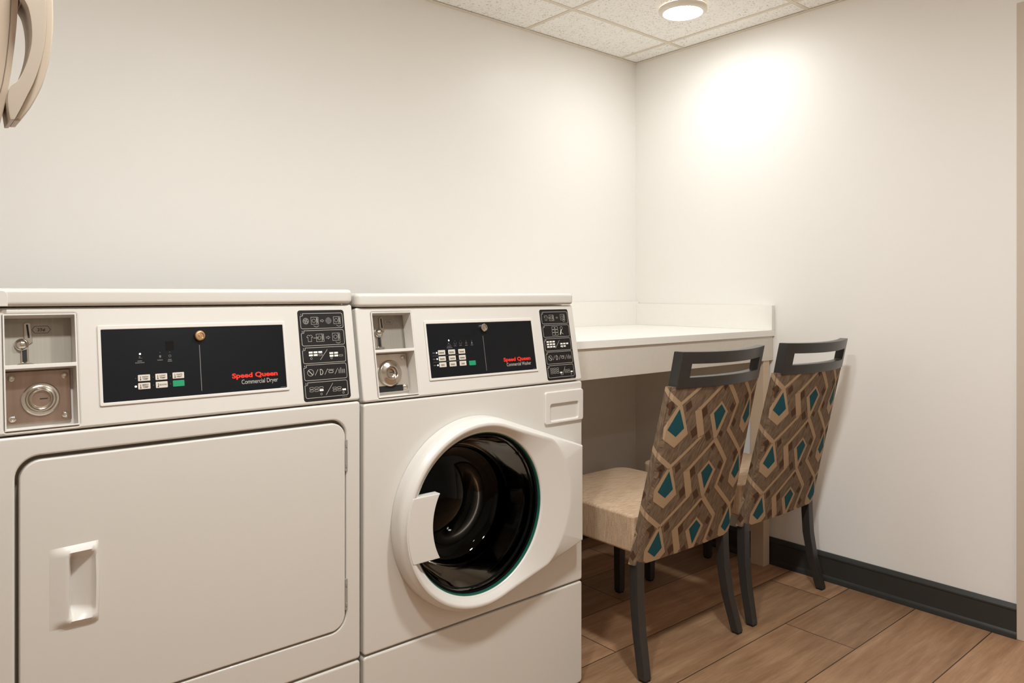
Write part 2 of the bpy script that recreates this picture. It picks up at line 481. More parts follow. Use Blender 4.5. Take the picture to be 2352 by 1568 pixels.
def build_machine(kind):
    dry = kind == 'dryer'
    dx = 0 if dry else .7047                 # shift of the shared fascia layout
    x0 = .1052 if dry else .8102; x1 = x0+MW
    zb = .874 if dry else .866; ztop = 1.120 if dry else 1.1115
    if dry:
        R = thing('clothes_dryer', 'white coin-operated dryer with a wide square door, at the left', 'dryer', (x0+MW/2, 1.84, 0))
    else:
        R = thing('washing_machine', 'white coin-operated front-loading washer with a round dark glass door', 'washing machine', (x0+MW/2, 1.84, 0))
    P = panel_matrix(zb, dx)
    # sheet-metal cabinet, open where the front panels close it
    zt = ztop-.033
    prof = [(1.515, 0), (1.515, zb-.004), (1.562, zt), (YREAR, zt), (YREAR, 0)]
    b = bmesh.new(); A = [b.verts.new((x0+.001, y, z)) for y, z in prof]; C = [b.verts.new((x1-.001, y, z)) for y, z in prof]
    b.faces.new(A); b.faces.new(C)
    for i in (2, 3, 4): b.faces.new((A[i], A[(i+1) % 5], C[(i+1) % 5], C[i]))
    bmesh.ops.recalc_face_normals(b, faces=b.faces)
    bmesh.ops.solidify(b, geom=b.faces[:], thickness=.004)
    obj('cabinet', b, ENAMEL, R)
    obj('lower_panel', plate_bm([rrect(x0+.001, x1-.001, .006, .2935, (.008, .008, .012, .012))], -.045, 0, front(PYF), .0045, 3), ENAMEL, R)
    obj('kick_strip', box(x0+.03, x1-.03, 1.500, 1.515, 0, .012), GAPDARK, R)
    # top cover: rounded slab
    b = plate_bm([rrect(x0+.0005, x1-.0005, 1.507, YREAR, (.004, .004, .016, .016), 6)], ztop-.0315, ztop, Matrix.Identity(4), .0085, 4)
    top = obj('top_cover', b, ENAMEL, R)
    if dry:
        obj('end_cap', plate_bm([rrect(x0+.0006, .1525, ztop-.031, ztop-.004, (.009, .002, .002, .001))], -.004, .0016, front(1.5072), .0008), PLASTIC, R)
    # fascia with the coin opening
    cx0, cx1, cy0, cy1 = dx+.1445, dx+.2552, .006, .2053
    fx0, fx1 = x0+.001-dx, x1-.001-dx
    fas = [rrect(fx0, fx1, .0004, .2165, .006), rrect(.1452, .2548, .0065, .205, .004)]
    obj('control_panel', plate_bm(fas, -.05, 0, P, .0042, 3), ENAMEL, R)
    # recessed coin box
    dp = .037
    xs = [.1455, .1480, .2520, .2545]; ys = [.0068, .0095, .1105, .1175, .2025, .2047]; zs = [-dp-.004, -dp, .0016]
    cb = voxels(xs, ys, zs, lambda i, j, k: k == 0 or i in (0, 2) or j in (0, 2, 4), lambda x, y, z: P @ Vector((x, y, z)))
    bevel_sharp(cb, .0007, 2)
    cbx = obj('coin_box', cb, PLASTIC, R)
    sx, sy = (.0065 if dry else .0225), -.0045
    Z = P @ Matrix.Translation((0, 0, -dp))
    obj('coin_plate', plate_bm([rrect(.1484, .2517, .1178, .2022, .001)], 0, .0012, Z), GREYPL, cbx)
    def T(x, y): return (x+sx-(0 if dry else .7047), y+sy)
    # coin chute: leaning slot plate, return knob, return slot and cup
    if dry: q = [(.1778, .1962), (.1797, .1722), (.1693, .161), (.1737, .154), (.1734, .1286), (.1745, .1257)]
    else:   q = [(.872, .1995), (.8727, .1769), (.8626, .1655), (.8648, .1571), (.8628, .1322), (.8633, .1279)]
    q = [T(*p) for p in q]
    (ax, ay), (bx_, by_), (kx, ky), (ux, uy), (lx, ly), (gx_, gy_) = q
    b = plate_bm([[(ax-.0050, ay+.001), (ax-.002, ay+.0035), (ax+.003, ay+.0035), (ax+.0055, ay+.001), (bx_+.0062, by_-.008), (bx_+.0015, by_-.011), (kx+.006, ky-.006), (kx-.004, ky), (bx_-.0065, by_-.004)]], .0012, .0034, Z, .0008)
    obj('coin_slot', b, STEELD, cbx)
    b = bmesh.new(); stroke(b, [(ax+.0002, ay), (bx_+.0006, by_)], .0030, Z, .0036); obj('slot_opening', b, BLACK, cbx, 0, recalc=False)
    b = bmesh.new(); stroke(b, [(lx, uy-.002), (lx+.0003, gy_+.001)], .0068, Z, .0036); obj('return_opening', b, BLACK, cbx, 0, recalc=False)
    M = Z @ Matrix.Translation((kx, ky, 0))
    obj('return_knob', lathe([(.0106, .001), (.0106, .004), (.0092, .0052), (.0088, .0075), (.0066, .0105), (.0035, .0122), (0, .0127)], M, 32), STEEL, cbx)
    b = plate_bm([rrect(lx-.0058, lx+.0062, gy_-.002, uy+.003, .0045)], .0012, .003, Z, .0007)
    obj('return_slot', b, STEELD, cbx)
    M = Z @ Matrix.Translation((gx_, gy_, .003)) @ Matrix.Rotation(PI/2, 4, 'X')
    obj('return_cup', lathe([(.0060, -.004), (.0112, -.0016), (.0122, 0), (.0112, .0014), (.0075, .0016), (.0055, -.003)], M, 32, close=True), STEELD, cbx)
    # price mark in its lozenge
    hx, hy = T(*((.1995, .1868) if dry else (.8935, .1912)))
    b = bmesh.new(); hw, hh = (.0142, .0062) if dry else (.0135, .006)
    stroke(b, [(hx-hw, hy), (hx-hw*.7, hy+hh), (hx+hw*.7, hy+hh), (hx+hw, hy), (hx+hw*.7, hy-hh), (hx-hw*.7, hy-hh)], .0007, Z, .0015, True)
    merge(b, text_bm('25¢', hx, hy-.0024, .0052, Z, .0125, .02, 'CENTER', lift=.0015))
    obj('price_mark', b, INK if dry else INKG, cbx, 0, recalc=False)
    # money vault below
    VM = VAULT if dry else VAULTW
    b = plate_bm([rrect(.1492, .2478, .0185, .1095, .003)], 0, .006, Z, .0015)
    obj('vault_plate', b, VM, cbx)
    vx, vy = T(*((.1950, .0635) if dry else (.8800, .0680)))
    M = Z @ Matrix.Translation((vx, vy, .006))
    if dry:
        ring = [(.0290, 0), (.0290, .003), (.0268, .0048), (.0240, .0050), (.0215, .0020), (.0195, .0022), (.0168, .0080), (.0150, .0090), (.0143, .0086), (.0140, .0040), (0, .0040)]
    else:
        ring = [(.0310, 0), (.0310, .004), (.0285, .0075), (.0255, .0080), (.0205, .0110), (.0170, .0125), (.0150, .0120), (.0135, .0060), (.0118, .0055), (.0105, .0075), (.0095, .0070), (.0090, .0020), (0, .0020)]
    lk = obj('vault_lock', lathe(ring, M, 56), STEEL, cbx)
    MM = M @ Matrix.Translation((0, 0, .0042 if dry else .0022))
    b = plate_bm([circ(0, 0, .0136 if dry else .0088, 40)], 0, .0008, MM); obj('lock_face', b, VM if dry else STEELD, cbx)
    b = bmesh.new(); rect(b, -.002, .010, -.0008, .0010, MM @ Matrix.Translation((0, 0, .0008))) if dry else rect(b, -.001, .0080, .0008, .0026, MM @ Matrix.Translation((0, 0, .0008)))
    obj('keyhole', b, BLACK, cbx, 0, recalc=False)
    for (px, py) in ((.1595, .0985), (.2382, .0985), (.1595, .0285), (.2382, .0285)):
        M = Z @ Matrix.Translation((px, py, .006))
        obj('bolt', lathe([(.0060, 0), (.0058, .0018), (.0042, .0034), (.0026, .0037), (.0022, .0026), (0, .0026)], M, 24), STEEL, cbx)
    if not dry:
        b = plate_bm([rrect(.158, .231, .0200, .0345, .001)], .0061, .0066, Z); obj('vault_notch', b, BLACK, cbx)
    # display
    fr = [rrect(.2868, .6405, .0350, .1815, .003), rrect(.2925, .6350, .0410, .1735, .0015)]
    obj('display_frame', plate_bm(fr, -.001, .0026, P, .0011), PLASTIC, R)
    dpn = obj('display_panel', plate_bm([rrect(.2921, .6354, .0406, .1739, .001)], 0, .0007, P), BLACKP, R)
    DP = P @ Matrix.Translation((0, 0, .0007))
    # lock barrel
    lkx, lky = (.4650, .1560) if dry else (.4677, .1590)
    M = DP @ Matrix.Translation((lkx, lky, 0))
    obj('barrel_lock', lathe([(.0100, 0), (.0100, .006), (.0088, .0076), (.0060, .0078), (.0056, .0060), (.0036, .0060), (.0032, .0076), (0, .0076)], M, 36), BRASS if dry else STEEL, dpn)
    b = bmesh.new(); stroke(b, [(.4640, .1385), (.4634, .0485)], .0013, DP, .0002); obj('divider_line', b, INKG, dpn, 0, recalc=False)
    b = text_bm('Speed Queen', .6172, .0683, .0092, DP, .0940, .038, 'RIGHT', lift=.0002)
    obj('red_lettering', b, REDP, dpn, 0, recalc=False)
    b = text_bm('Commercial Dryer' if dry else 'Commercial Washer', .6170, .0552, .0090, DP, .0755 if dry else .0850, 0, 'RIGHT', lift=.0002)
    obj('grey_lettering', b, INKW, dpn, 0, recalc=False)
    b = bmesh.new(); stroke(b, [(.6215, .0432), (.6330, .0432)], .0007, DP, .0002); obj('print_line', b, INKG, dpn, 0, recalc=False)
    def key(x, y, w, h, m, lines=()):
        nonlocal cap
        k = plate_bm([rrect(x-w/2, x+w/2, y-h/2, y+h/2, .0012, 3)], 0, .0011, DP, .0004)
        bmesh.ops.recalc_face_normals(k, faces=k.faces)
        o = multi('button', [(k, m), (cap, INK)], dpn); cap = bmesh.new()
        if m is KEYG: o['label'] = 'green start button'
    def caption():
        nonlocal grey
        if grey.faces: obj('caption_print', grey, INKG, dpn, 0, recalc=False); grey = bmesh.new()
    cap = bmesh.new(); grey = bmesh.new(); KD = DP @ Matrix.Translation((0, 0, .0011))
    def led(x, y, lit):
        M = DP @ Matrix.Translation((x, y, 0))
        obj('indicator_light', lathe([(.0016 if lit else .0010, 0), (.0016 if lit else .0010, .0002), (.0008, .0006), (0, .0007)], M, 12), LED if lit else LEDOFF, dpn)
    if dry:
        for x, y, s in ((.3613, .0812, 'HIGH TEMP'), (.3913, .0813, 'LOW TEMP'), (.4217, .0815, 'NO HEAT'), (.3611, .0661, 'MED TEMP'), (.3914, .0662, 'DELICATES'), (.4216, .0664, '')):
            if s:
                wds = s.split()
                stroke(cap, [(x-.0062, y-.0034), (x-.0062, y+.0032)], .0010, KD, .0002); disc(cap, x-.0062, y-.0032, .0012, KD, 8)
                if len(wds) == 2:
                    merge(cap, text_bm(wds[0], x+.002, y+.0006, .0026, KD, .0100, .02, 'CENTER', lift=.0002)); merge(cap, text_bm(wds[1], x+.002, y-.0034, .0026, KD, .0100, .02, 'CENTER', lift=.0002))
                else: merge(cap, text_bm(s, x+.0018, y-.0012, .0024, KD, .0130, .01, 'CENTER', lift=.0002))
            key(x, y, .0210, .0118, KEYG if not s else KEYW)
            led(x-.0143, y, abs(x-.3611) < .0001 and y < .07)
        led(.3564, .1262, True); led(.3912, .1270, False); led(.4087, .1270, False)
        rect(grey, .3535, .3600, .1180, .1186, DP); rect(grey, .3545, .3565, .1195, .1215, DP); caption()
        for x, y, w in ((.3564, .1130, .0095), (.3562, .1098, .0170), (.3912, .1128, .0100), (.4086, .1128, .0070), (.4084, .1098, .0082)):
            for i in range(int(w/.0016)): rect(grey, x-w/2+i*.0016, x-w/2+i*.0016+.0011, y-.0009, y+.0009, DP)
            caption()
        stroke(grey, circ(.4086, .1196, .0022, 10), .0006, DP, .0003, True); caption(); rect(grey, .3896, .3928, .1172, .1176, DP); disc(grey, .3912, .1200, .0020, DP, 8); rect(grey, .3904, .3920, .1172, .1190, DP)
        obj('display_window', plate_bm([rrect(.4015, .4165, .1305, .1480, .0005)], 0, .0003, DP), BLACKWIN, dpn)
    else:
        for i, x in enumerate((.3302, .3604, .3911)):
            for j, y in enumerate((.1019, .0866, .0718)):
                ww = (.014, .014, .014) if j == 0 else (.013, .013, .013) if j == 1 else (.010, .012, .009)
                w = ww[i]; n = int(w/.0021)
                for k in range(n): rect(cap, x-w/2+k*.0021+.001, x-w/2+k*.0021+.0025, y-.0016, y+.0006+.0005*((k+i+j) % 2), KD)
                stroke(cap, [(x-w/2, y-.0025), (x-w/2, y+.0022)], .0008, KD, .0002); stroke(cap, [(x-w/2, y-.0028), (x+w/2, y-.0028)], .0004, KD, .0002)
                key(x, y, .0208, .0118, KEYW)
        key(.4205, .0709, .0208, .0118, KEYG)
        for y, w in ((.1019, .0085), (.0866, .0085), (.0715, .0090)):
            led(.3156, y, True)
            for k in range(int(w/.0019)): rect(grey, .3120-w+k*.0019, .3120-w+k*.0019+.0013, y-.0011, y+.0011, DP)
            caption()
        for y in (.0943, .0793):
            for xa, xb in ((.3030, .3200), (.3408, .3498), (.3710, .3805)): stroke(grey, [(xa, y), (xb, y)], .0005, DP, .0003); caption()
        led(.3556, .1310, True)
        for i, x in enumerate((.3556, .3738, .3906, .4082, .4258)):
            w = (.013, .009, .009, .008, .008)[i]
            for k in range(int(w/.0016)): rect(grey, x-w/2+k*.0016, x-w/2+k*.0016+.0011, .1158, .1174, DP)
            if i == 0:
                for k in range(9): rect(grey, x-.0085+k*.0019, x-.0085+k*.0019+.0013, .1118, .1136, DP)
                stroke(grey, [(x-.004, .1200), (x-.002, .1250), (x+.001, .1215), (x+.004, .1195)], .0007, DP)
            elif i < 3: stroke(grey, [(x-.0035, .1255), (x-.0028, .1205), (x+.0028, .1205), (x+.0035, .1255)], .0006, DP)
            elif i == 3: stroke(grey, circ(x, .1228, .0022, 8), .0007, DP, .0003, True)
            else: disc(grey, x, .1215, .0022, DP, 8); rect(grey, x-.0008, x+.0008, .1225, .1262, DP)
            caption()
            if i: led(x, .1285, False)
    caption()
    # instruction label: five boxed pictograms
    il = obj('instruction_label', plate_bm([rrect(.6708, .7802, .0068, .2040, .006)], 0, .0006, P), BLACKL, R)
    LM = P @ Matrix.Translation((0, 0, .0006))
    lines = bmesh.new(); ic = bmesh.new(); wh = bmesh.new(); dm = bmesh.new()
    boxes = [(.6762, .7760, .1635, .1968), (.6760, .7760, .1262, .1592), (.6756, .7757, .0880, .1218), (.6754, .7752, .0514, .0844), (.6750, .7742, .0138, .0468)]
    for n, (ax_, bx2, ay_, by2) in enumerate(boxes):
        rr = rrect(ax_, bx2, ay_, by2, .004, 3)
        k = [i for i, p in enumerate(rr) if p[0] < ax_+.006 and p[1] > by2-.006]
        rr = [p for i, p in enumerate(rr) if i not in k]
        rr.insert(k[0], (ax_+.0065, by2)); rr.insert(k[0]+1, (ax_+.0062, by2-.0045)); rr.insert(k[0]+2, (ax_+.0045, by2-.0055)); rr.insert(k[0]+3, (ax_, by2-.0062))
        stroke(lines, rr, .0009, LM, closed=True)
        merge(lines, text_bm(str(n+1), ax_+.0024, by2-.0036, .0032, LM, None, .02, 'CENTER'))
    ov = bmesh.new()
    def ym(n):
        nonlocal ic, wh, dm, ov
        if n: multi('pictogram', [(ic, INKW), (wh, INKWW), (dm, INKG), (ov, BLACKL)], il)
        if n: ic, wh, dm, ov = bmesh.new(), bmesh.new(), bmesh.new(), bmesh.new()
        return (boxes[n % 5][2]+boxes[n % 5][3])/2
    if dry:
        y = ym(0)
        disc(dm, .6885, y, .0072, LM); b2 = ov
        for a, r in ((.4, .004), (2.0, .0035), (3.6, .004), (5.2, .003)): patch(b2, circ(.6885+r*math.cos(a), y+r*math.sin(a), .0014, 6), LM, .0005)
        for i in range(5): stroke(b2, [(.7360+.0025*i, y-.006+.0006*i), (.7355+.0028*i, y+.006-.0005*i)], .0006, LM, .0005); stroke(b2, [(.7352, y-.005+.0025*i), (.7478, y-.005+.0025*i)], .0006, LM, .0005)
        disc(dm, .7415, y, .0072, LM)
        washer_icon(ic, .7085, y+.0005, .0078, LM); washer_icon(ic, .7615, y+.0005, .0078, LM); swoosh(ic, .7120, y-.0105, .006, LM); swoosh(ic, .7660, y-.0105, .006, LM); arrow(ic, .7265, y, .0042, LM)
        y = ym(1); shirt(ic, .6945, y-.0005, .0070, LM); washer_icon(ic, .7180, y, .0082, LM); washer_icon(ic, .7565, y+.001, .0082, LM); arrow(ic, .7375, y, .0045, LM); swoosh(ic, .7610, y-.0105, .006, LM); stroke(ic, [(.7030, y), (.7160, y)], .0009, LM)
    else:
        y = ym(0); shirt(ic, .6925, y, .0066, LM); washer_icon(ic, .7130, y, .0080, LM); washer_icon(ic, .7560, y+.001, .0080, LM); arrow(ic, .7345, y, .0035, LM); stroke(ic, [(.7000, y), (.7110, y)], .0009, LM); stroke(ic, circ(.7600, y-.0085, .0036, 10), .0007, LM, .0003, True)
        y = ym(1)
        for k, (xx, yy) in enumerate(((.7150, .0085), (.7270, .0085), (.7150, 0), (.7270, 0), (.7150, -.0085), (.7270, -.0085))): stroke(ic, rrect(xx-.0052, xx+.0052, y+yy-.0038, y+yy+.0038, .001, 1), .0007, LM, .0003, True)
        stroke(wh, [(.7400, y-.011), (.7430, y-.003), (.7455, y+.003)], .0026, LM); stroke(ic, circ(.7468, y+.0075, .0044, 10), .0008, LM, .0003, True); stroke(ic, [(.7430, y-.004), (.7520, y-.010)], .0012, LM)
    y = ym(2)
    if dry:
        for i in range(3):
            rect(wh, .6895+.0110*i, .6985+.0110*i, y+.0045, y+.0085, LM)
            if i < 2: rect(wh, .6895+.0110*i, .6985+.0110*i, y-.0015, y+.0025, LM)
        stroke(ic, rrect(.7118, .7202, y-.0012, y+.0022, .0008, 1), .0006, LM, .0003, True)
        for i in range(2): rect(wh, .7375+.0112*i, .7465+.0112*i, y+.0010, y+.0050, LM); rect(wh, .7375+.0112*i, .7465+.0112*i, y-.0050, y-.0010, LM)
        stroke(ic, rrect(.7602, .7690, y-.0048, y-.0015, .0008, 1), .0006, LM, .0003, True)
    else:
        for i in range(3):
            for j in range(3): rect(wh, .6835+.0112*i, .6922+.0112*i, y+.0060-.0070*j, y+.0103-.0070*j, LM)
            for j in range(2):
                if i+j < 4: rect(wh, .7350+.0112*i, .7437+.0112*i, y-.0010-.0070*j, y+.0030-.0070*j, LM) if not (i == 2 and j == 1) else None
    stroke(ic, [(.7150, y-.0105), (.7330, y+.0115)], .0008, LM); stroke(ic, circ(.6945, y-.0065, .0022, 8), .0006, LM, .0003, True); stroke(ic, circ(.7415, y-.0078, .0022, 8), .0006, LM, .0003, True)
    y = ym(3)
    stroke(ic, circ(.6900, y, .0070, 16), .0008, LM, .0003, True); stroke(ic, [(.6855, y+.0050), (.6945, y-.0050)], .0016, LM)
    for xa in (.7000, .7225, .7465): stroke(ic, [(xa, y-.0062), (xa+.0075, y+.0062)], .0008, LM)
    stroke(ic, [(.7125, y-.0058), (.7125, y+.0058), (.7160, y+.0055), (.7185, y+.0015), (.7180, y-.0030), (.7155, y-.0056)], .0012, LM, closed=True)
    stroke(ic, rrect(.7325, .7425, y-.0028, y+.0022, .0015, 2), .0010, LM, .0003, True); stroke(ic, [(.7300, y+.0045), (.7450, y+.0040)], .0007, LM)
    for i in range(4): rect(dm, .7555+.0042*i, .7582+.0042*i, y-.0055, y+.0035+.0035*((i % 3) == 1), LM)
    y = ym(4)
    cols = 3
    for i in range(cols):
        for j in range(2 if dry else 3):
            xa, ya = .6850+.0112*i, y+.0040-.0055*j+(0 if dry else .003)
            if dry and i == 2 and j == 1: rect(wh, xa, xa+.0090, ya-.0018, ya+.0022, LM)
            else: stroke(ic, rrect(xa, xa+.0088, ya-.0018, ya+.0022, .0016, 2), .0006, LM, .0003, True)
    if not dry: rect(wh, .7200, .7285, y-.0065, y-.0025, LM)
    for i in range(2):
        for j in range(2): stroke(ic, rrect(.7385+.0108*i, .7473+.0108*i, y-.0010-.0052*j, y+.0028-.0052*j, .0016, 2), .0006, LM, .0003, True)
    rect(wh, .7610, .7695, y-.0060, y-.0022, LM)
    stroke(ic, [(.7215 if dry else .7290, y-.0125), (.7395 if dry else .7420, y+.0120)], .0008, LM)
    stroke(ic, circ(.7110 if dry else .7245, y-.0095, .0022, 8), .0006, LM, .0003, True); stroke(ic, circ(.7630, y-.0105, .0022, 8), .0006, LM, .0003, True)
    for k in range(7): rect(dm, .7590+.0018*k, .7602+.0018*k, .0092, .0106, LM)
    ym(5)
    obj('border_lines', lines, INKW, il, 0, recalc=False)

    F = front(PYF)
    fz0, fz1 = .2980, zb-.0035
    if dry:
        hx0, hx1, hz0, hz1 = .1595, .7680, .3715, .8355
        obj('front_panel', plate_bm([rrect(x0+.001, x1-.001, fz0, fz1, .007), rrect(hx0, hx1, hz0, hz1, .036, 10)], -.045, 0, F, .0042, 3), ENAMEL, R)
        LINER = mat('taupe_door_liner', (150, 138, 124), .6)
        obj('door_liner', box(hx0-.02, hx1+.02, 1.4995, 1.5155, hz0-.02, hz1+.02), LINER, R)
        dx0, dx1, dz0, dz1 = .1652, .7652, .3752, .8285
        rx0, rx1, rz0, rz1 = .2385, .2795, .5440, .6610
        d = obj('door', plate_bm([rrect(dx0, dx1, dz0, dz1, .033, 10), rrect(rx0, rx1, rz0, rz1, .003)], -.0225, .0015, F, .003, 3), ENAMEL, R)
        # pull: bulged surround with a scooped pocket
        b = bmesh.new(); nx, ny = 22, 26; ox0, ox1, oz0, oz1 = .2085, .2830, .5305, .6735; G = []
        for j in range(ny+1):
            row = []
            for i in range(nx+1):
                s, t = i/nx, j/ny; x = ox0+(ox1-ox0)*s; tt = 2*t-1
                z = (oz0+oz1)/2+(oz1-oz0)/2*tt*(1-.03*(1-s))
                x += .0025*(1-tt*tt)*s
                rise = .0075*min(1, s*3.0)
                edge = min(1, min(t, 1-t)*14, (1-s)*16 if s > .5 else 1)
                h = .0016+rise*(edge if edge < 1 else 1)
                p, q = (x-rx0)/(rx1-rx0), (z-rz0)/(rz1-rz0)
                if 0 <= p <= 1 and 0 <= q <= 1:
                    wl = min(1, min(q, 1-q)*9, 1); h = h-(.024*(1-p)**1.1+.004)*wl*min(1, p*14)*min(1, (1-p)*9)
                row.append(b.verts.new(F @ Vector((x, z, h))))
            G.append(row)
        for j in range(ny):
            for i in range(nx): b.faces.new((G[j][i], G[j][i+1], G[j+1][i+1], G[j+1][i]))
        rim = [G[0][i] for i in range(nx+1)]+[G[j][nx] for j in range(1, ny+1)]+[G[ny][i] for i in range(nx-1, -1, -1)]+[G[j][0] for j in range(ny-1, 0, -1)]
        lo = [b.verts.new(v.co+Vector((0, .003, 0))) for v in rim]
        for i in range(len(rim)): b.faces.new((rim[i], rim[(i+1) % len(rim)], lo[(i+1) % len(rim)], lo[i]))
        obj('door_pull', b, PLASTIC, d, 50)
        for z0, z1 in ((.7205, .7890), (.4150, .4830)):
            b = bmesh.new(); box(.7640, .7705, 1.4735, 1.4790, z0, z1, .0008, bm=b)
            for zz in (z0+.012, z1-.012): box(.7655, .7690, 1.4722, 1.4745, zz-.004, zz+.004, .0006, bm=b)
            obj('hinge', b, mat('grey_hinge', (148, 143, 136), .45), R)
    else:
        cx, cz, RG = 1.118, .568, .2005
        obj('front_panel', plate_bm([rrect(x0+.001, x1-.001, fz0, fz1, .007), circ(cx, cz, .205, 72)], -.045, 0, F, .0042, 3), ENAMEL, R)
        # door: ring flowing into a hinge wing on the right, grip pad over the glass on the left
        wx, wz0, wz1 = 1.4740, .4270, .6905
        def hull(phi):
            c, s = math.cos(phi), math.sin(phi); r0 = .2365
            best = r0
            poly = []
            for zc in (wz1, wz0):
                vx, vz = wx-cx, zc-cz; L = math.hypot(vx, vz); a = math.atan2(vz, vx); g = math.acos(r0/L)
                tp = a+g if zc == wz1 else a-g
                poly.append(((r0*math.cos(tp), r0*math.sin(tp)), (vx, vz)))
            segs = [poly[0], poly[1], (poly[0][1], poly[1][1])]
            for (p, q) in segs:
                ex, ez = q[0]-p[0], q[1]-p[1]; den = c*ez-s*ex
                if abs(den) < 1e-9: continue
                t = (p[0]*ez-p[1]*ex)/den; u = (p[0]*s-p[1]*c)/den
                if t > 0 and -1e-6 <= u <= 1+1e-6: best = max(best, t)
            return best
        angs = [2*PI*i/200 for i in range(200)]
        for zc in (wz0, wz1): angs.append(math.atan2(zc-cz, wx-cx) % (2*PI))
        pa = math.radians(29)
        angs = sorted(set(angs)); rings = []
        for phi in angs:
            Rh = hull(phi); pad = False
            k = max(0, math.cos(phi)); rb = min(Rh-.016, .2200+.077*k**1.6)
            ri = .1540 if pad else RG-.0015
            lift = .0045 if pad else 0
            hw = .040
            if pad: inner = [(ri+.004, .026), (ri, .042), (ri+.0015, .0480), (ri+.0050, .0502), (ri+.012, .0508), (rb-.010, .0510)]
            else: inner = [(ri+.004, .020), (ri, .0330), (ri+.0012, .0352), (ri+.0030, .0365), (ri+.006, .0378), (max(rb-.006, ri+.010), .0490)]
            pts = inner+[(rb, .0500), (rb+.004, .0485), (max(Rh-.011, rb+.006), hw+.003), (Rh-.0045, hw-.001), (Rh-.001, hw-.008), (Rh, hw-.016), (Rh+.0005, .0008)]
            rings.append([(cx+r*math.cos(phi), cz+r*math.sin(phi), h) for r, h in pts])
        b = bmesh.new(); V = [[b.verts.new(F @ Vector(p)) for p in rg] for rg in rings]; n = len(V)
        for i in range(n):
            for k in range(len(V[0])-1): b.faces.new((V[i][k], V[(i+1) % n][k], V[(i+1) % n][k+1], V[i][k+1]))
            b.faces.new((V[i][-1], V[(i+1) % n][-1], V[(i+1) % n][0], V[i][0]))
        bmesh.ops.recalc_face_normals(b, faces=b.faces)
        zt_, ri_, ro_ = .0755, .1540, .2215
        a0_, a1_ = math.asin(zt_/ri_), math.asin(zt_/ro_)
        arc = [(cx-ri_*math.cos(t), cz+ri_*math.sin(t)) for t in [a0_-2*a0_*k/24 for k in range(25)]]
        arc += [(cx-ro_*math.cos(t), cz+ro_*math.sin(t)) for t in [-a1_+2*a1_*k/24 for k in range(25)]]
        merge(b, plate_bm([arc], .026, .0506, F, .0016, 3))
        door = obj('door', b, PLASTIC, R, 42)
        M = F @ Matrix.Translation((cx, cz, 0))
        obj('glass_rim', lathe([(.2030, .0290), (.1990, .0325), (.1968, .0315), (.1950, .0255), (.2030, .0220)], M, 72, close=True), GREENEDGE, door)
        obj('gasket', lathe([(.2040, .020), (.1950, .0262), (.1895, .0245), (.1850, .010), (.1890, -.02), (.2040, -.02)], M, 72, close=True), mat('matt_black_gasket', (6, 6, 6), .9, spec=.1), door)
        # bowl of the door glass reaching back into the drum
        obj('glass', lathe([(.1895, .0245), (.1870, .018), (.1815, -.020), (.1730, -.060), (.1590, -.092), (.1400, -.108), (.1150, -.112), (.0950, -.106), (.0600, -.095), (.0300, -.0905), (0, -.089)], M, 72), GLASS, door)
        obj('drum', lathe([(.2030, -.046), (.2150, -.052), (.2250, -.06), (.2250, -.30), (.2150, -.325), (.1200, -.335), (0, -.330)], M, 64), DRUM, R)
        for a in (20, 140, 260):
            b = bmesh.new(); ca_, sa_ = math.cos(math.radians(a)), math.sin(math.radians(a))
            sec = [(-.032, .224), (-.014, .172), (.014, .172), (.032, .224)]
            rr = [[b.verts.new(M @ Vector((u*-sa_+v*ca_, u*ca_+v*sa_, h))) for u, v in sec] for h in (-.07, -.29)]
            for i in range(4): b.faces.new((rr[0][i], rr[0][(i+1) % 4], rr[1][(i+1) % 4], rr[1][i]))
            b.faces.new(rr[0]); b.faces.new(rr[1]); bevel_sharp(b, .004); obj('drum_paddle', b, DRUM, R)
        # detergent drawer front with finger pocket
        qx0, qx1, qz0, qz1 = 1.3795, 1.4865, .7615, .8075
        dr = obj('detergent_drawer', plate_bm([rrect(1.3603, x1-.0015, .7535, .8420, .008), rrect(qx0, qx1, qz0, qz1, .006)], -.006, .0060, F, .0028, 3), PLASTIC, R)
        b = bmesh.new()
        sec = [(qz0-.001, .002), (qz0+.010, -.006), (qz0+.024, -.0125), (qz1-.012, -.0200), (qz1-.004, -.0235), (qz1+.001, -.0235), (qz1+.001, .002)]
        L_ = [b.verts.new(F @ Vector((qx0-.001, z, h))) for z, h in sec]; R_ = [b.verts.new(F @ Vector((qx1+.001, z, h))) for z, h in sec]
        for k in range(len(sec)-1): b.faces.new((L_[k], R_[k], R_[k+1], L_[k+1]))
        b.faces.new(L_); b.faces.new(R_)
        obj('drawer_pull', b, PLASTIC, dr, 60)
    return R
build_machine('dryer'); build_machine('washer')

# ------------------------------------------------------------------ folding counter in the corner
XW_, YW_ = XR-.002, YB-.002
CT = thing('counter', 'white laundry folding counter with splash boards, fitted in the room corner', 'counter', (2.16, 1.99, 0))
obj('countertop', box(1.5300, XW_, 1.6178, YW_, .9375, .9625, .0018), COUNTER, CT)
obj('apron', box(1.5300, XW_-.0005, 1.6250, 1.6450, .8380, .9375, .0012), APRON, CT)
obj('side_splash', box(XW_-.0205, XW_, 1.6185, YW_-.0205, .9625, 1.0635, .0012), COUNTER, CT)
obj('back_splash', box(1.5300, XW_, YW_-.0205, YW_, .9625, 1.0745, .0012), COUNTER, CT)
obj('leg', box(XW_-.0650, XW_-.0195, 1.6300, 1.6900, 0, .8380, .002), POST, CT)
obj('end_panel', box(1.5300, 1.5500, 1.6450, YW_, 0, .9375, .001), APRON, CT)

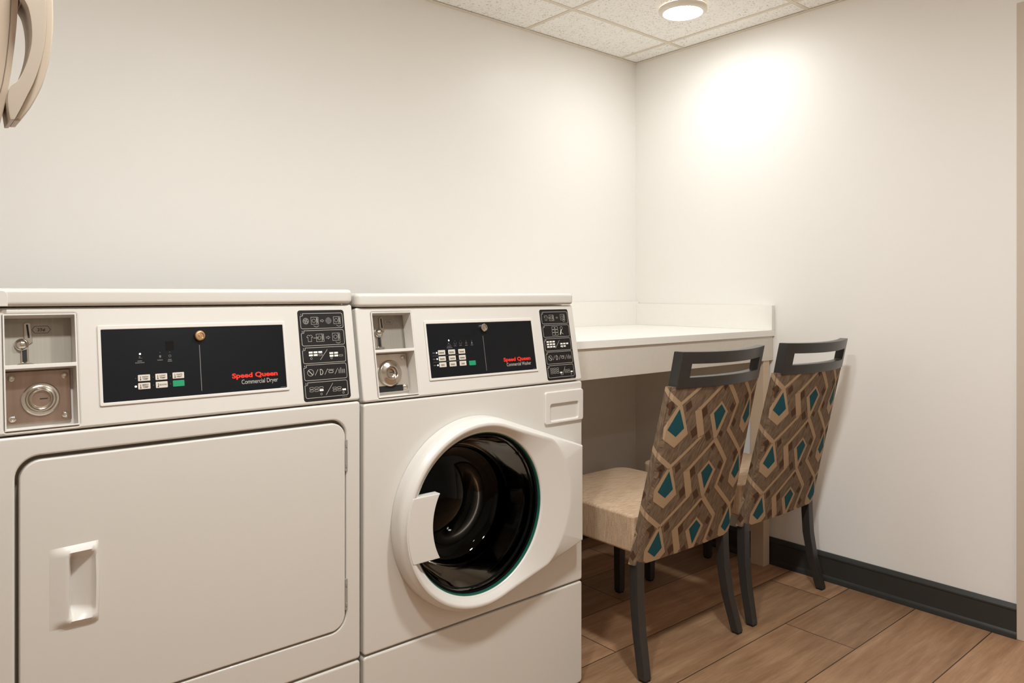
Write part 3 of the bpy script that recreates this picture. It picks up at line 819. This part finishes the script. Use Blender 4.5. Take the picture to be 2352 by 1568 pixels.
# ------------------------------------------------------------------ chairs
HB, HT, ZB0, ZB1 = .2385, .2225, .321, .850      # half widths and heights of the padded back
def back_point(s, t):
    """s runs across the back from the front-left edge, round the rear face, to the front-right edge; t from bottom to top.
    |s|<=1 is the rear face, beyond that the side faces"""
    hw = HB+(HT-HB)*t; sag = .010+.034*t; th = .025-.004*t
    yc = -.450+(-.119)*t                         # rear seam line, measured from the front legs
    r = .014
    def rear(x): return yc-sag*(1-(x/hw)**2)
    x = max(-1, min(1, s))*hw
    y = rear(x); e = abs(s)-1
    if e > 0: y = yc+th*min(1, e/.25)
    edge = max(0, 1-abs(abs(s)-1)/.05)
    if edge > 0:
        x -= math.copysign(.006*edge**1.5, s); y += .003*edge**1.5 if e <= 0 else 0
    z = ZB0+(ZB1-ZB0)*t
    if e > 0: z -= .018*min(1, e/.25)*(1-t)*0+0
    return Vector((x, y, z))

SC = [-1.25+.25*i/6 for i in range(6)]+[-1+2*i/36 for i in range(37)]+[1+.25*(i+1)/6 for i in range(6)]
TC = [i/44 for i in range(45)]
def clip_poly(poly, a, lim, keep_less):
    out = []
    for i in range(len(poly)):
        p, q = poly[i], poly[(i+1) % len(poly)]
        dp, dq = (p[a]-lim), (q[a]-lim)
        if keep_less: dp, dq = -dp, -dq
        if dp >= 0: out.append(p)
        if (dp >= 0) != (dq >= 0):
            k = dp/(dp-dq); out.append((p[0]+(q[0]-p[0])*k, p[1]+(q[1]-p[1])*k))
    return out

def pattern_polys():
    """(material, layer, polygon) of the cloth's printed lattice; coordinates in metres across and up the cloth"""
    W, H = .354, .1896; X0, Z0 = -.1900, .4890; kx, kz = W/.340, H/.187
    def seg(p, q, w):
        d = Vector((q[0]-p[0], q[1]-p[1])); d.normalize(); n = Vector((-d.y, d.x))*w/2; e = d*w*.25
        return [(p[0]+n.x-e.x, p[1]+n.y-e.y), (q[0]+n.x+e.x, q[1]+n.y+e.y), (q[0]-n.x+e.x, q[1]-n.y+e.y), (p[0]-n.x-e.x, p[1]-n.y-e.y)]
    tan = [[(-.0060, -.002), (-.0430, -.0654), (-.0405, -.0985), (.0025, -.1285), (.0445, -.0905), (.0095, -.0060), (.004, .004), (-.004, .004)],
           [(.1597, -.0004), (.2040, -.0381), (.1736, -.1166), (.1690, -.1225), (.1610, -.1215), (.1185, -.0395)],
           seg((0, 0), (.1010, .0835), .0105), [(.0865, -.1060), (.0555, -.0240), (.0690, -.0110), (.0795, -.0190), (.1105, -.0965), (.0990, -.1090)],
           seg((.0670, -.0225), (.1680, .0660), .0115), seg((.1660, .0670), (.2520, -.0160), .0160),
           seg((.2520, -.0160), (.2270, -.0970), .0135), seg((.2270, -.0970), (.3400, -.1870), .0145)]
    teal = [[(.0005, -.0120), (.0266, -.0715), (.0020, -.0953), (-.0290, -.0720)], [(.1620, -.0109), (.1900, -.0356), (.1660, -.0945), (.1345, -.0360)]]
    dark = [[(.0185, -.0012), (.0343, .0116), (.0429, -.0088), (.0250, -.0234)], [(.0799, -.0238), (.0982, -.0082), (.1083, -.0345), (.0894, -.0500)],
            [(.0527, -.0840), (.0694, -.0684), (.0842, -.0913), (.0646, -.1076)], [(.1139, -.0988), (.1300, -.0869), (.1480, -.1140), (.1285, -.1234)],
            [(.2109, -.0306), (.2198, -.0106), (.2400, -.0253), (.2281, -.0430)], [(.2420, -.0828), (.2520, -.0630), (.2690, -.0780), (.2587, -.0961)],
            [(.1803, -.1090), (.1877, -.0952), (.2026, -.1056), (.1975, -.1176)], [(.1501, -.1367), (.1647, -.1300), (.1770, -.1400), (.1664, -.1580)],
            [(.2923, -.1864), (.3150, -.1713), (.3260, -.1949), (.3082, -.2003)], [(.3054, -.0015), (.3227, -.0067), (.3118, -.0315), (.3053, -.0269)]]
    out = []
    for i in range(-2, 3):
        for j in range(-3, 4):
            ox, oz = X0+W*i-.0125*j, Z0+H*j
            for lay, mi, L in ((.0003, 3, dark), (.0006, 1, tan), (.0009, 2, teal)):
                for p in L: out.append((mi, lay, [(x*kx-.066*z+ox, z*kz+oz) for x, z in p]))
    return out

def make_back(parent):
    b = bmesh.new(); V = {}
    ns, nt_ = len(SC), len(TC)
    for i, s in enumerate(SC):
        for j, t in enumerate(TC): V[i, j] = b.verts.new(back_point(s, t))
    for i in range(ns-1):
        for j in range(nt_-1): b.faces.new((V[i, j], V[i+1, j], V[i+1, j+1], V[i, j+1])).material_index = 0
    # front face, top and bottom close the pad
    m = ns-1
    for j in range(nt_-1): b.faces.new((V[m, j], V[0, j], V[0, j+1], V[m, j+1])).material_index = 4
    b.faces.new([V[i, 0] for i in range(ns)]).material_index = 0
    b.faces.new([V[i, nt_-1] for i in range(ns)]).material_index = 0
    bmesh.ops.recalc_face_normals(b, faces=b.faces)
    # woven pattern laid on the cloth, cut to the same cells as the surface beneath
    def cloth(s, t):
        hw = HB+(HT-HB)*t
        if abs(s) <= 1: return (s*(HB+HT)/2, t*.543)
        return (math.copysign((HB+HT)/2+(abs(s)-1)/.25*.03, s), t*.543)
    polys = []
    for mi, lay, p in pattern_polys():
        xs = [q[0] for q in p]; zs = [q[1] for q in p]
        if max(xs) < -.30 or min(xs) > .30 or max(zs) < 0 or min(zs) > .543: continue
        polys.append((mi, lay, p, min(xs), max(xs), min(zs), max(zs)))
    for i in range(ns-1):
        a0, a1 = cloth(SC[i], 0)[0], cloth(SC[i+1], 0)[0]
        for j in range(nt_-1):
            z0, z1 = TC[j]*.543, TC[j+1]*.543
            c00, c10, c11, c01 = V[i, j].co, V[i+1, j].co, V[i+1, j+1].co, V[i, j+1].co
            nrm = (c11-c00).cross(c01-c10); nrm.normalize()
            mid = (c00+c11)/2
            if nrm.dot(mid-Vector((0, -.44, mid.z))) < 0: nrm = -nrm
            for mi, lay, p, xa, xb, za, zb_ in polys:
                if xb <= a0 or xa >= a1 or zb_ <= z0 or za >= z1: continue
                q = clip_poly(p, 0, a0, False)
                if len(q) > 2: q = clip_poly(q, 0, a1, True)
                if len(q) > 2: q = clip_poly(q, 1, z0, False)
                if len(q) > 2: q = clip_poly(q, 1, z1, True)
                if len(q) < 3: continue
                pts = []
                for x, z in q:
                    u, v = (x-a0)/(a1-a0), (z-z0)/(z1-z0)
                    pts.append((c00*(1-u)+c10*u)*(1-v)+(c01*(1-u)+c11*u)*v+nrm*lay)
                ok = [pts[0]]
                for w in pts[1:]:
                    if (w-ok[-1]).length > 1e-6: ok.append(w)
                if len(ok) > 2 and (ok[0]-ok[-1]).length < 1e-6: ok.pop()
                if len(ok) < 3: continue
                f = b.faces.new([b.verts.new(w) for w in ok]); f.material_index = mi; f.normal_update()
                if f.normal.dot(nrm) < 0: f.normal_flip()
    return b

def sweep_square(path, sizes, bev=.003):
    b = bmesh.new(); rings = []
    for (x, y, z), (sx, sy) in zip(path, sizes):
        rings.append([b.verts.new((x+a*sx/2, y+c*sy/2, z)) for a, c in ((-1, -1), (1, -1), (1, 1), (-1, 1))])
    for r, q in zip(rings[:-1], rings[1:]):
        for i in range(4): b.faces.new((r[i], r[(i+1) % 4], q[(i+1) % 4], q[i]))
    b.faces.new(rings[0]); b.faces.new(rings[-1])
    bevel_sharp(b, bev, 2, 50)
    return b

def make_chair(x, y, label):
    t = thing('dining_chair', label, 'chair', (0, 0, 0), 'patterned dining chairs at the counter')
    bk = link_back(t)
    # seat pad
    b = bmesh.new(); nu = 28; G = []
    def seat_pt(u, v, top):
        w0, w1 = .232, .226; hw = w0+(w1-w0)*v
        X = u*hw; Y = -.440+.450*v
        r = .05
        ex, ey = max(0, abs(u)*hw-(hw-r)), max(0, v*.450-(.450-r))
        if ex > 0 and ey > 0:
            L = math.hypot(ex, ey)
            m_ = max(ex, ey)/max(L, 1e-6)
            X = math.copysign(hw-r+ex*m_, u); Y = -.440+(.450-r)+ey*m_
        cr = (1-abs(u)**3.0)*(1-abs(2*v-1)**3.0)
        return Vector((X, Y, (.461+.013*cr) if top else .352))
    T = [[b.verts.new(seat_pt(-1+2*i/nu, j/nu, True)) for i in range(nu+1)] for j in range(nu+1)]
    Bt = [[b.verts.new(seat_pt(-1+2*i/nu, j/nu, False)) for i in range(nu+1)] for j in range(nu+1)]
    for j in range(nu):
        for i in range(nu):
            b.faces.new((T[j][i], T[j][i+1], T[j+1][i+1], T[j+1][i])); b.faces.new((Bt[j][i], Bt[j+1][i], Bt[j+1][i+1], Bt[j][i+1]))
    def rim(Q): return [Q[0][i] for i in range(nu+1)]+[Q[j][nu] for j in range(1, nu+1)]+[Q[nu][i] for i in range(nu-1, -1, -1)]+[Q[j][0] for j in range(nu-1, 0, -1)]
    rt, rb = rim(T), rim(Bt); n = len(rt)
    for i in range(n): b.faces.new((rt[i], rb[i], rb[(i+1) % n], rt[(i+1) % n]))
    bevel_sharp(b, .008, 3, 60)
    st = obj('seat', b, SEATF, t, 60)
    # welt along the upper seat edge
    # legs
    for sx in (-1, 1):
        path = [(sx*.215, -.438, .335), (sx*.2155, -.4385, .29), (sx*.218, -.442, .21), (sx*.223, -.455, .12), (sx*.230, -.472, .05), (sx*.234, -.482, .006)]
        lg = obj('leg', sweep_square(path, [(.031, .031), (.031, .031), (.031, .031), (.030, .030), (.029, .029), (.028, .028)], .002), FRAMEW, t)
        obj('foot_pad', box(sx*.234-.012, sx*.234+.012, -.494, -.470, 0, .0065, .001), RUBBER, lg)
        path = [(sx*.190, -.012, .356), (sx*.190, -.012, .006)]
        lg = obj('leg', sweep_square(path, [(.034, .034), (.028, .028)], .002), FRAMEW, t)
        obj('foot_pad', box(sx*.190-.011, sx*.190+.011, -.023, -.001, 0, .0065, .001), RUBBER, lg)
    # hand-hold rail
    hw = .209; xs = [-hw, -.172]+[-.172+.344*i/22 for i in range(1, 22)]+[.172, hw]
    zs = [0, .0325, .0735, .1085]; ys = [0, .031]
    def fn(x, y, z):
        tt = 1+(z/.1085)*.185; sag = .046*(1-(x/.23)**2)
        return Vector((x, -.450-.119*tt-sag+y+.001, ZB1-.006+z*.975-(.0035*(1-(x/hw)**2) if z > .05 else 0)))
    r = voxels(xs, ys, zs, lambda i, j, k: not (k == 1 and 1 <= i <= len(xs)-3), fn)
    bevel_sharp(r, .0022, 2, 40)
    obj('top_rail', r, FRAMEW, t, 40)
    t.location = (x, y, 0)
    return t
BACK_ME = None
def link_back(t):
    b = make_back(t)
    me = bpy.data.meshes.new('backrest'); b.to_mesh(me); b.free()
    o = link('backrest', me, [PATB, PATT, PATL, PATD, SEATF], t, 40)
    return o
ch = make_chair(1.888, 1.852, 'patterned dining chair nearer the washer, its seat and left side in full view')
def dup(root, loc, label):
    r = root.copy(); COL.objects.link(r); r.location = loc; r['label'] = label
    for c in list(root.children):
        k = c.copy(); COL.objects.link(k); k.parent = r
        for g in list(c.children):
            d = g.copy(); COL.objects.link(d); d.parent = k
    return r
dup(ch, (2.443, 1.852, 0), 'patterned dining chair beside the white right wall, partly behind the other chair')

# ------------------------------------------------------------------ beige appliance at the left edge
def q2(u, v, Y=.90):
    # measured outline points, as places on the upright plane of the appliance's side
    f, h = 1692., 1.11; a = math.atan(2004/1692.); sa, ca = math.sin(a), math.cos(a)
    t = (u-1176.)/f; k = Y/(-ca*t+sa); return ((t*sa+ca)*k, h+(675.-v)/f*k)
AP = thing('appliance', 'pale beige appliance at the left edge with a big arched pull handle', 'appliance', (-.25, 1.15, 0))
edge = [q2(*p) for p in ((45, -180), (45, -120), (42, 0), (38, 60), (33, 110), (25, 170), (14, 230), (0, 285))]
ex, ez = edge[-1]
prof = [(-.62, 1.56), (.090, 1.56), (.118, 1.53)]+edge+[(ex-.015, ez-.06), (ex-.030, ez-.14), (.030, 1.05), (.025, .06), (-.62, .06)]
b = bmesh.new(); A = [b.verts.new((x, .90, z)) for x, z in prof]; C = [b.verts.new((x, 1.40, z)) for x, z in prof]; n = len(prof)
for i in range(n): b.faces.new((A[i], A[(i+1) % n], C[(i+1) % n], C[i]))
b.faces.new(A); b.faces.new(C)
bmesh.ops.recalc_face_normals(b, faces=b.faces)
obj('body', b, APPL, AP, 30)
obj('base', box(-.60, .010, .92, 1.39, 0, .06), GAPDARK, AP)
# seam that sets off the door shell
b = bmesh.new(); seam = [q2(*p) for p in ((26, -180), (26, -100), (25, 0), (23, 50), (19, 100), (13, 150), (6, 190), (0, 212))]+[(ex-.02, ez-.03), (ex-.04, ez-.11)]
stroke(b, seam, .0009, front(.8998), .0001); obj('door_seam', b, mat('soft_seam', (120, 106, 90), .7), AP, 0, recalc=False)
def smooth_line(p, k=5):
    out = []
    for i in range(len(p)-1):
        a, b_, c, d = [Vector(p[max(0, min(len(p)-1, i+o))]) for o in (-1, 0, 1, 2)]
        for q in range(k):
            t = q/k; v = .5*((2*b_)+(c-a)*t+(2*a-5*b_+4*c-d)*t*t+(3*b_-a-3*c+d)*t**3); out.append((v.x, v.y))
    return out+[tuple(p[-1])]
def arc_bar(name, inner, outer, y0, y1, m, bev):
    b = bmesh.new(); rows = [[b.verts.new((x, y, z)) for (x, z), y in ((p, y0), (q, y0), (q, y1), (p, y1))] for p, q in zip(smooth_line(inner), smooth_line(outer))]
    for r, s in zip(rows[:-1], rows[1:]):
        for i in range(4): b.faces.new((r[i], r[(i+1) % 4], s[(i+1) % 4], s[i]))
    b.faces.new(rows[0]); b.faces.new(rows[-1]); bevel_sharp(b, bev, 2, 50)
    return obj(name, b, m, AP, 50)
inn = [q2(*p) for p in ((42, -100), (44, -6), (50, 8), (60, 28), (67, 62), (68, 100), (62, 135), (52, 165), (38, 190), (20, 205), (13, 235), (19, 281))]
mid = [q2(*p) for p in ((96, -110), (99, -60), (100, -10), (101, 25), (101, 60), (98, 100), (92, 135), (84, 165), (72, 198), (58, 226), (44, 254), (29, 281))]
out = [q2(*p) for p in ((112, -110), (116, -60), (118, -10), (119, 25), (119, 60), (117, 100), (112, 135), (105, 165), (95, 198), (82, 226), (64, 256), (43, 281))]
arc_bar('handle', inn, mid, .885, .935, APPLH, .004)
arc_bar('handle_face', mid, out, .890, .930, APPLT, .004)

# ------------------------------------------------------------------ camera, world, view
cam = bpy.data.cameras.new('camera'); co = bpy.data.objects.new('camera', cam); COL.objects.link(co)
cam.sensor_width = 36; cam.lens = 36*1692/2352; cam.shift_y = -109/2352; cam.clip_start = .02
co.location = (0, 0, 1.11); co.rotation_euler = (PI/2, 0, math.atan2(math.sin(math.atan(2004/1692)), math.cos(math.atan(2004/1692)))-PI/2)
sc = bpy.context.scene; sc.camera = co
w = bpy.data.worlds.new('world'); sc.world = w; w.use_nodes = True
w.node_tree.nodes['Background'].inputs[0].default_value = (1, .95, .9, 1); w.node_tree.nodes['Background'].inputs[1].default_value = .05
sc.view_settings.view_transform = 'Standard'; sc.view_settings.look = 'None'; sc.view_settings.gamma = 1; sc.view_settings.use_curve_mapping = False
sc.view_settings.exposure = 2.5
sc.cycles.max_bounces = 10; sc.cycles.diffuse_bounces = 6; sc.cycles.sample_clamp_indirect = 6
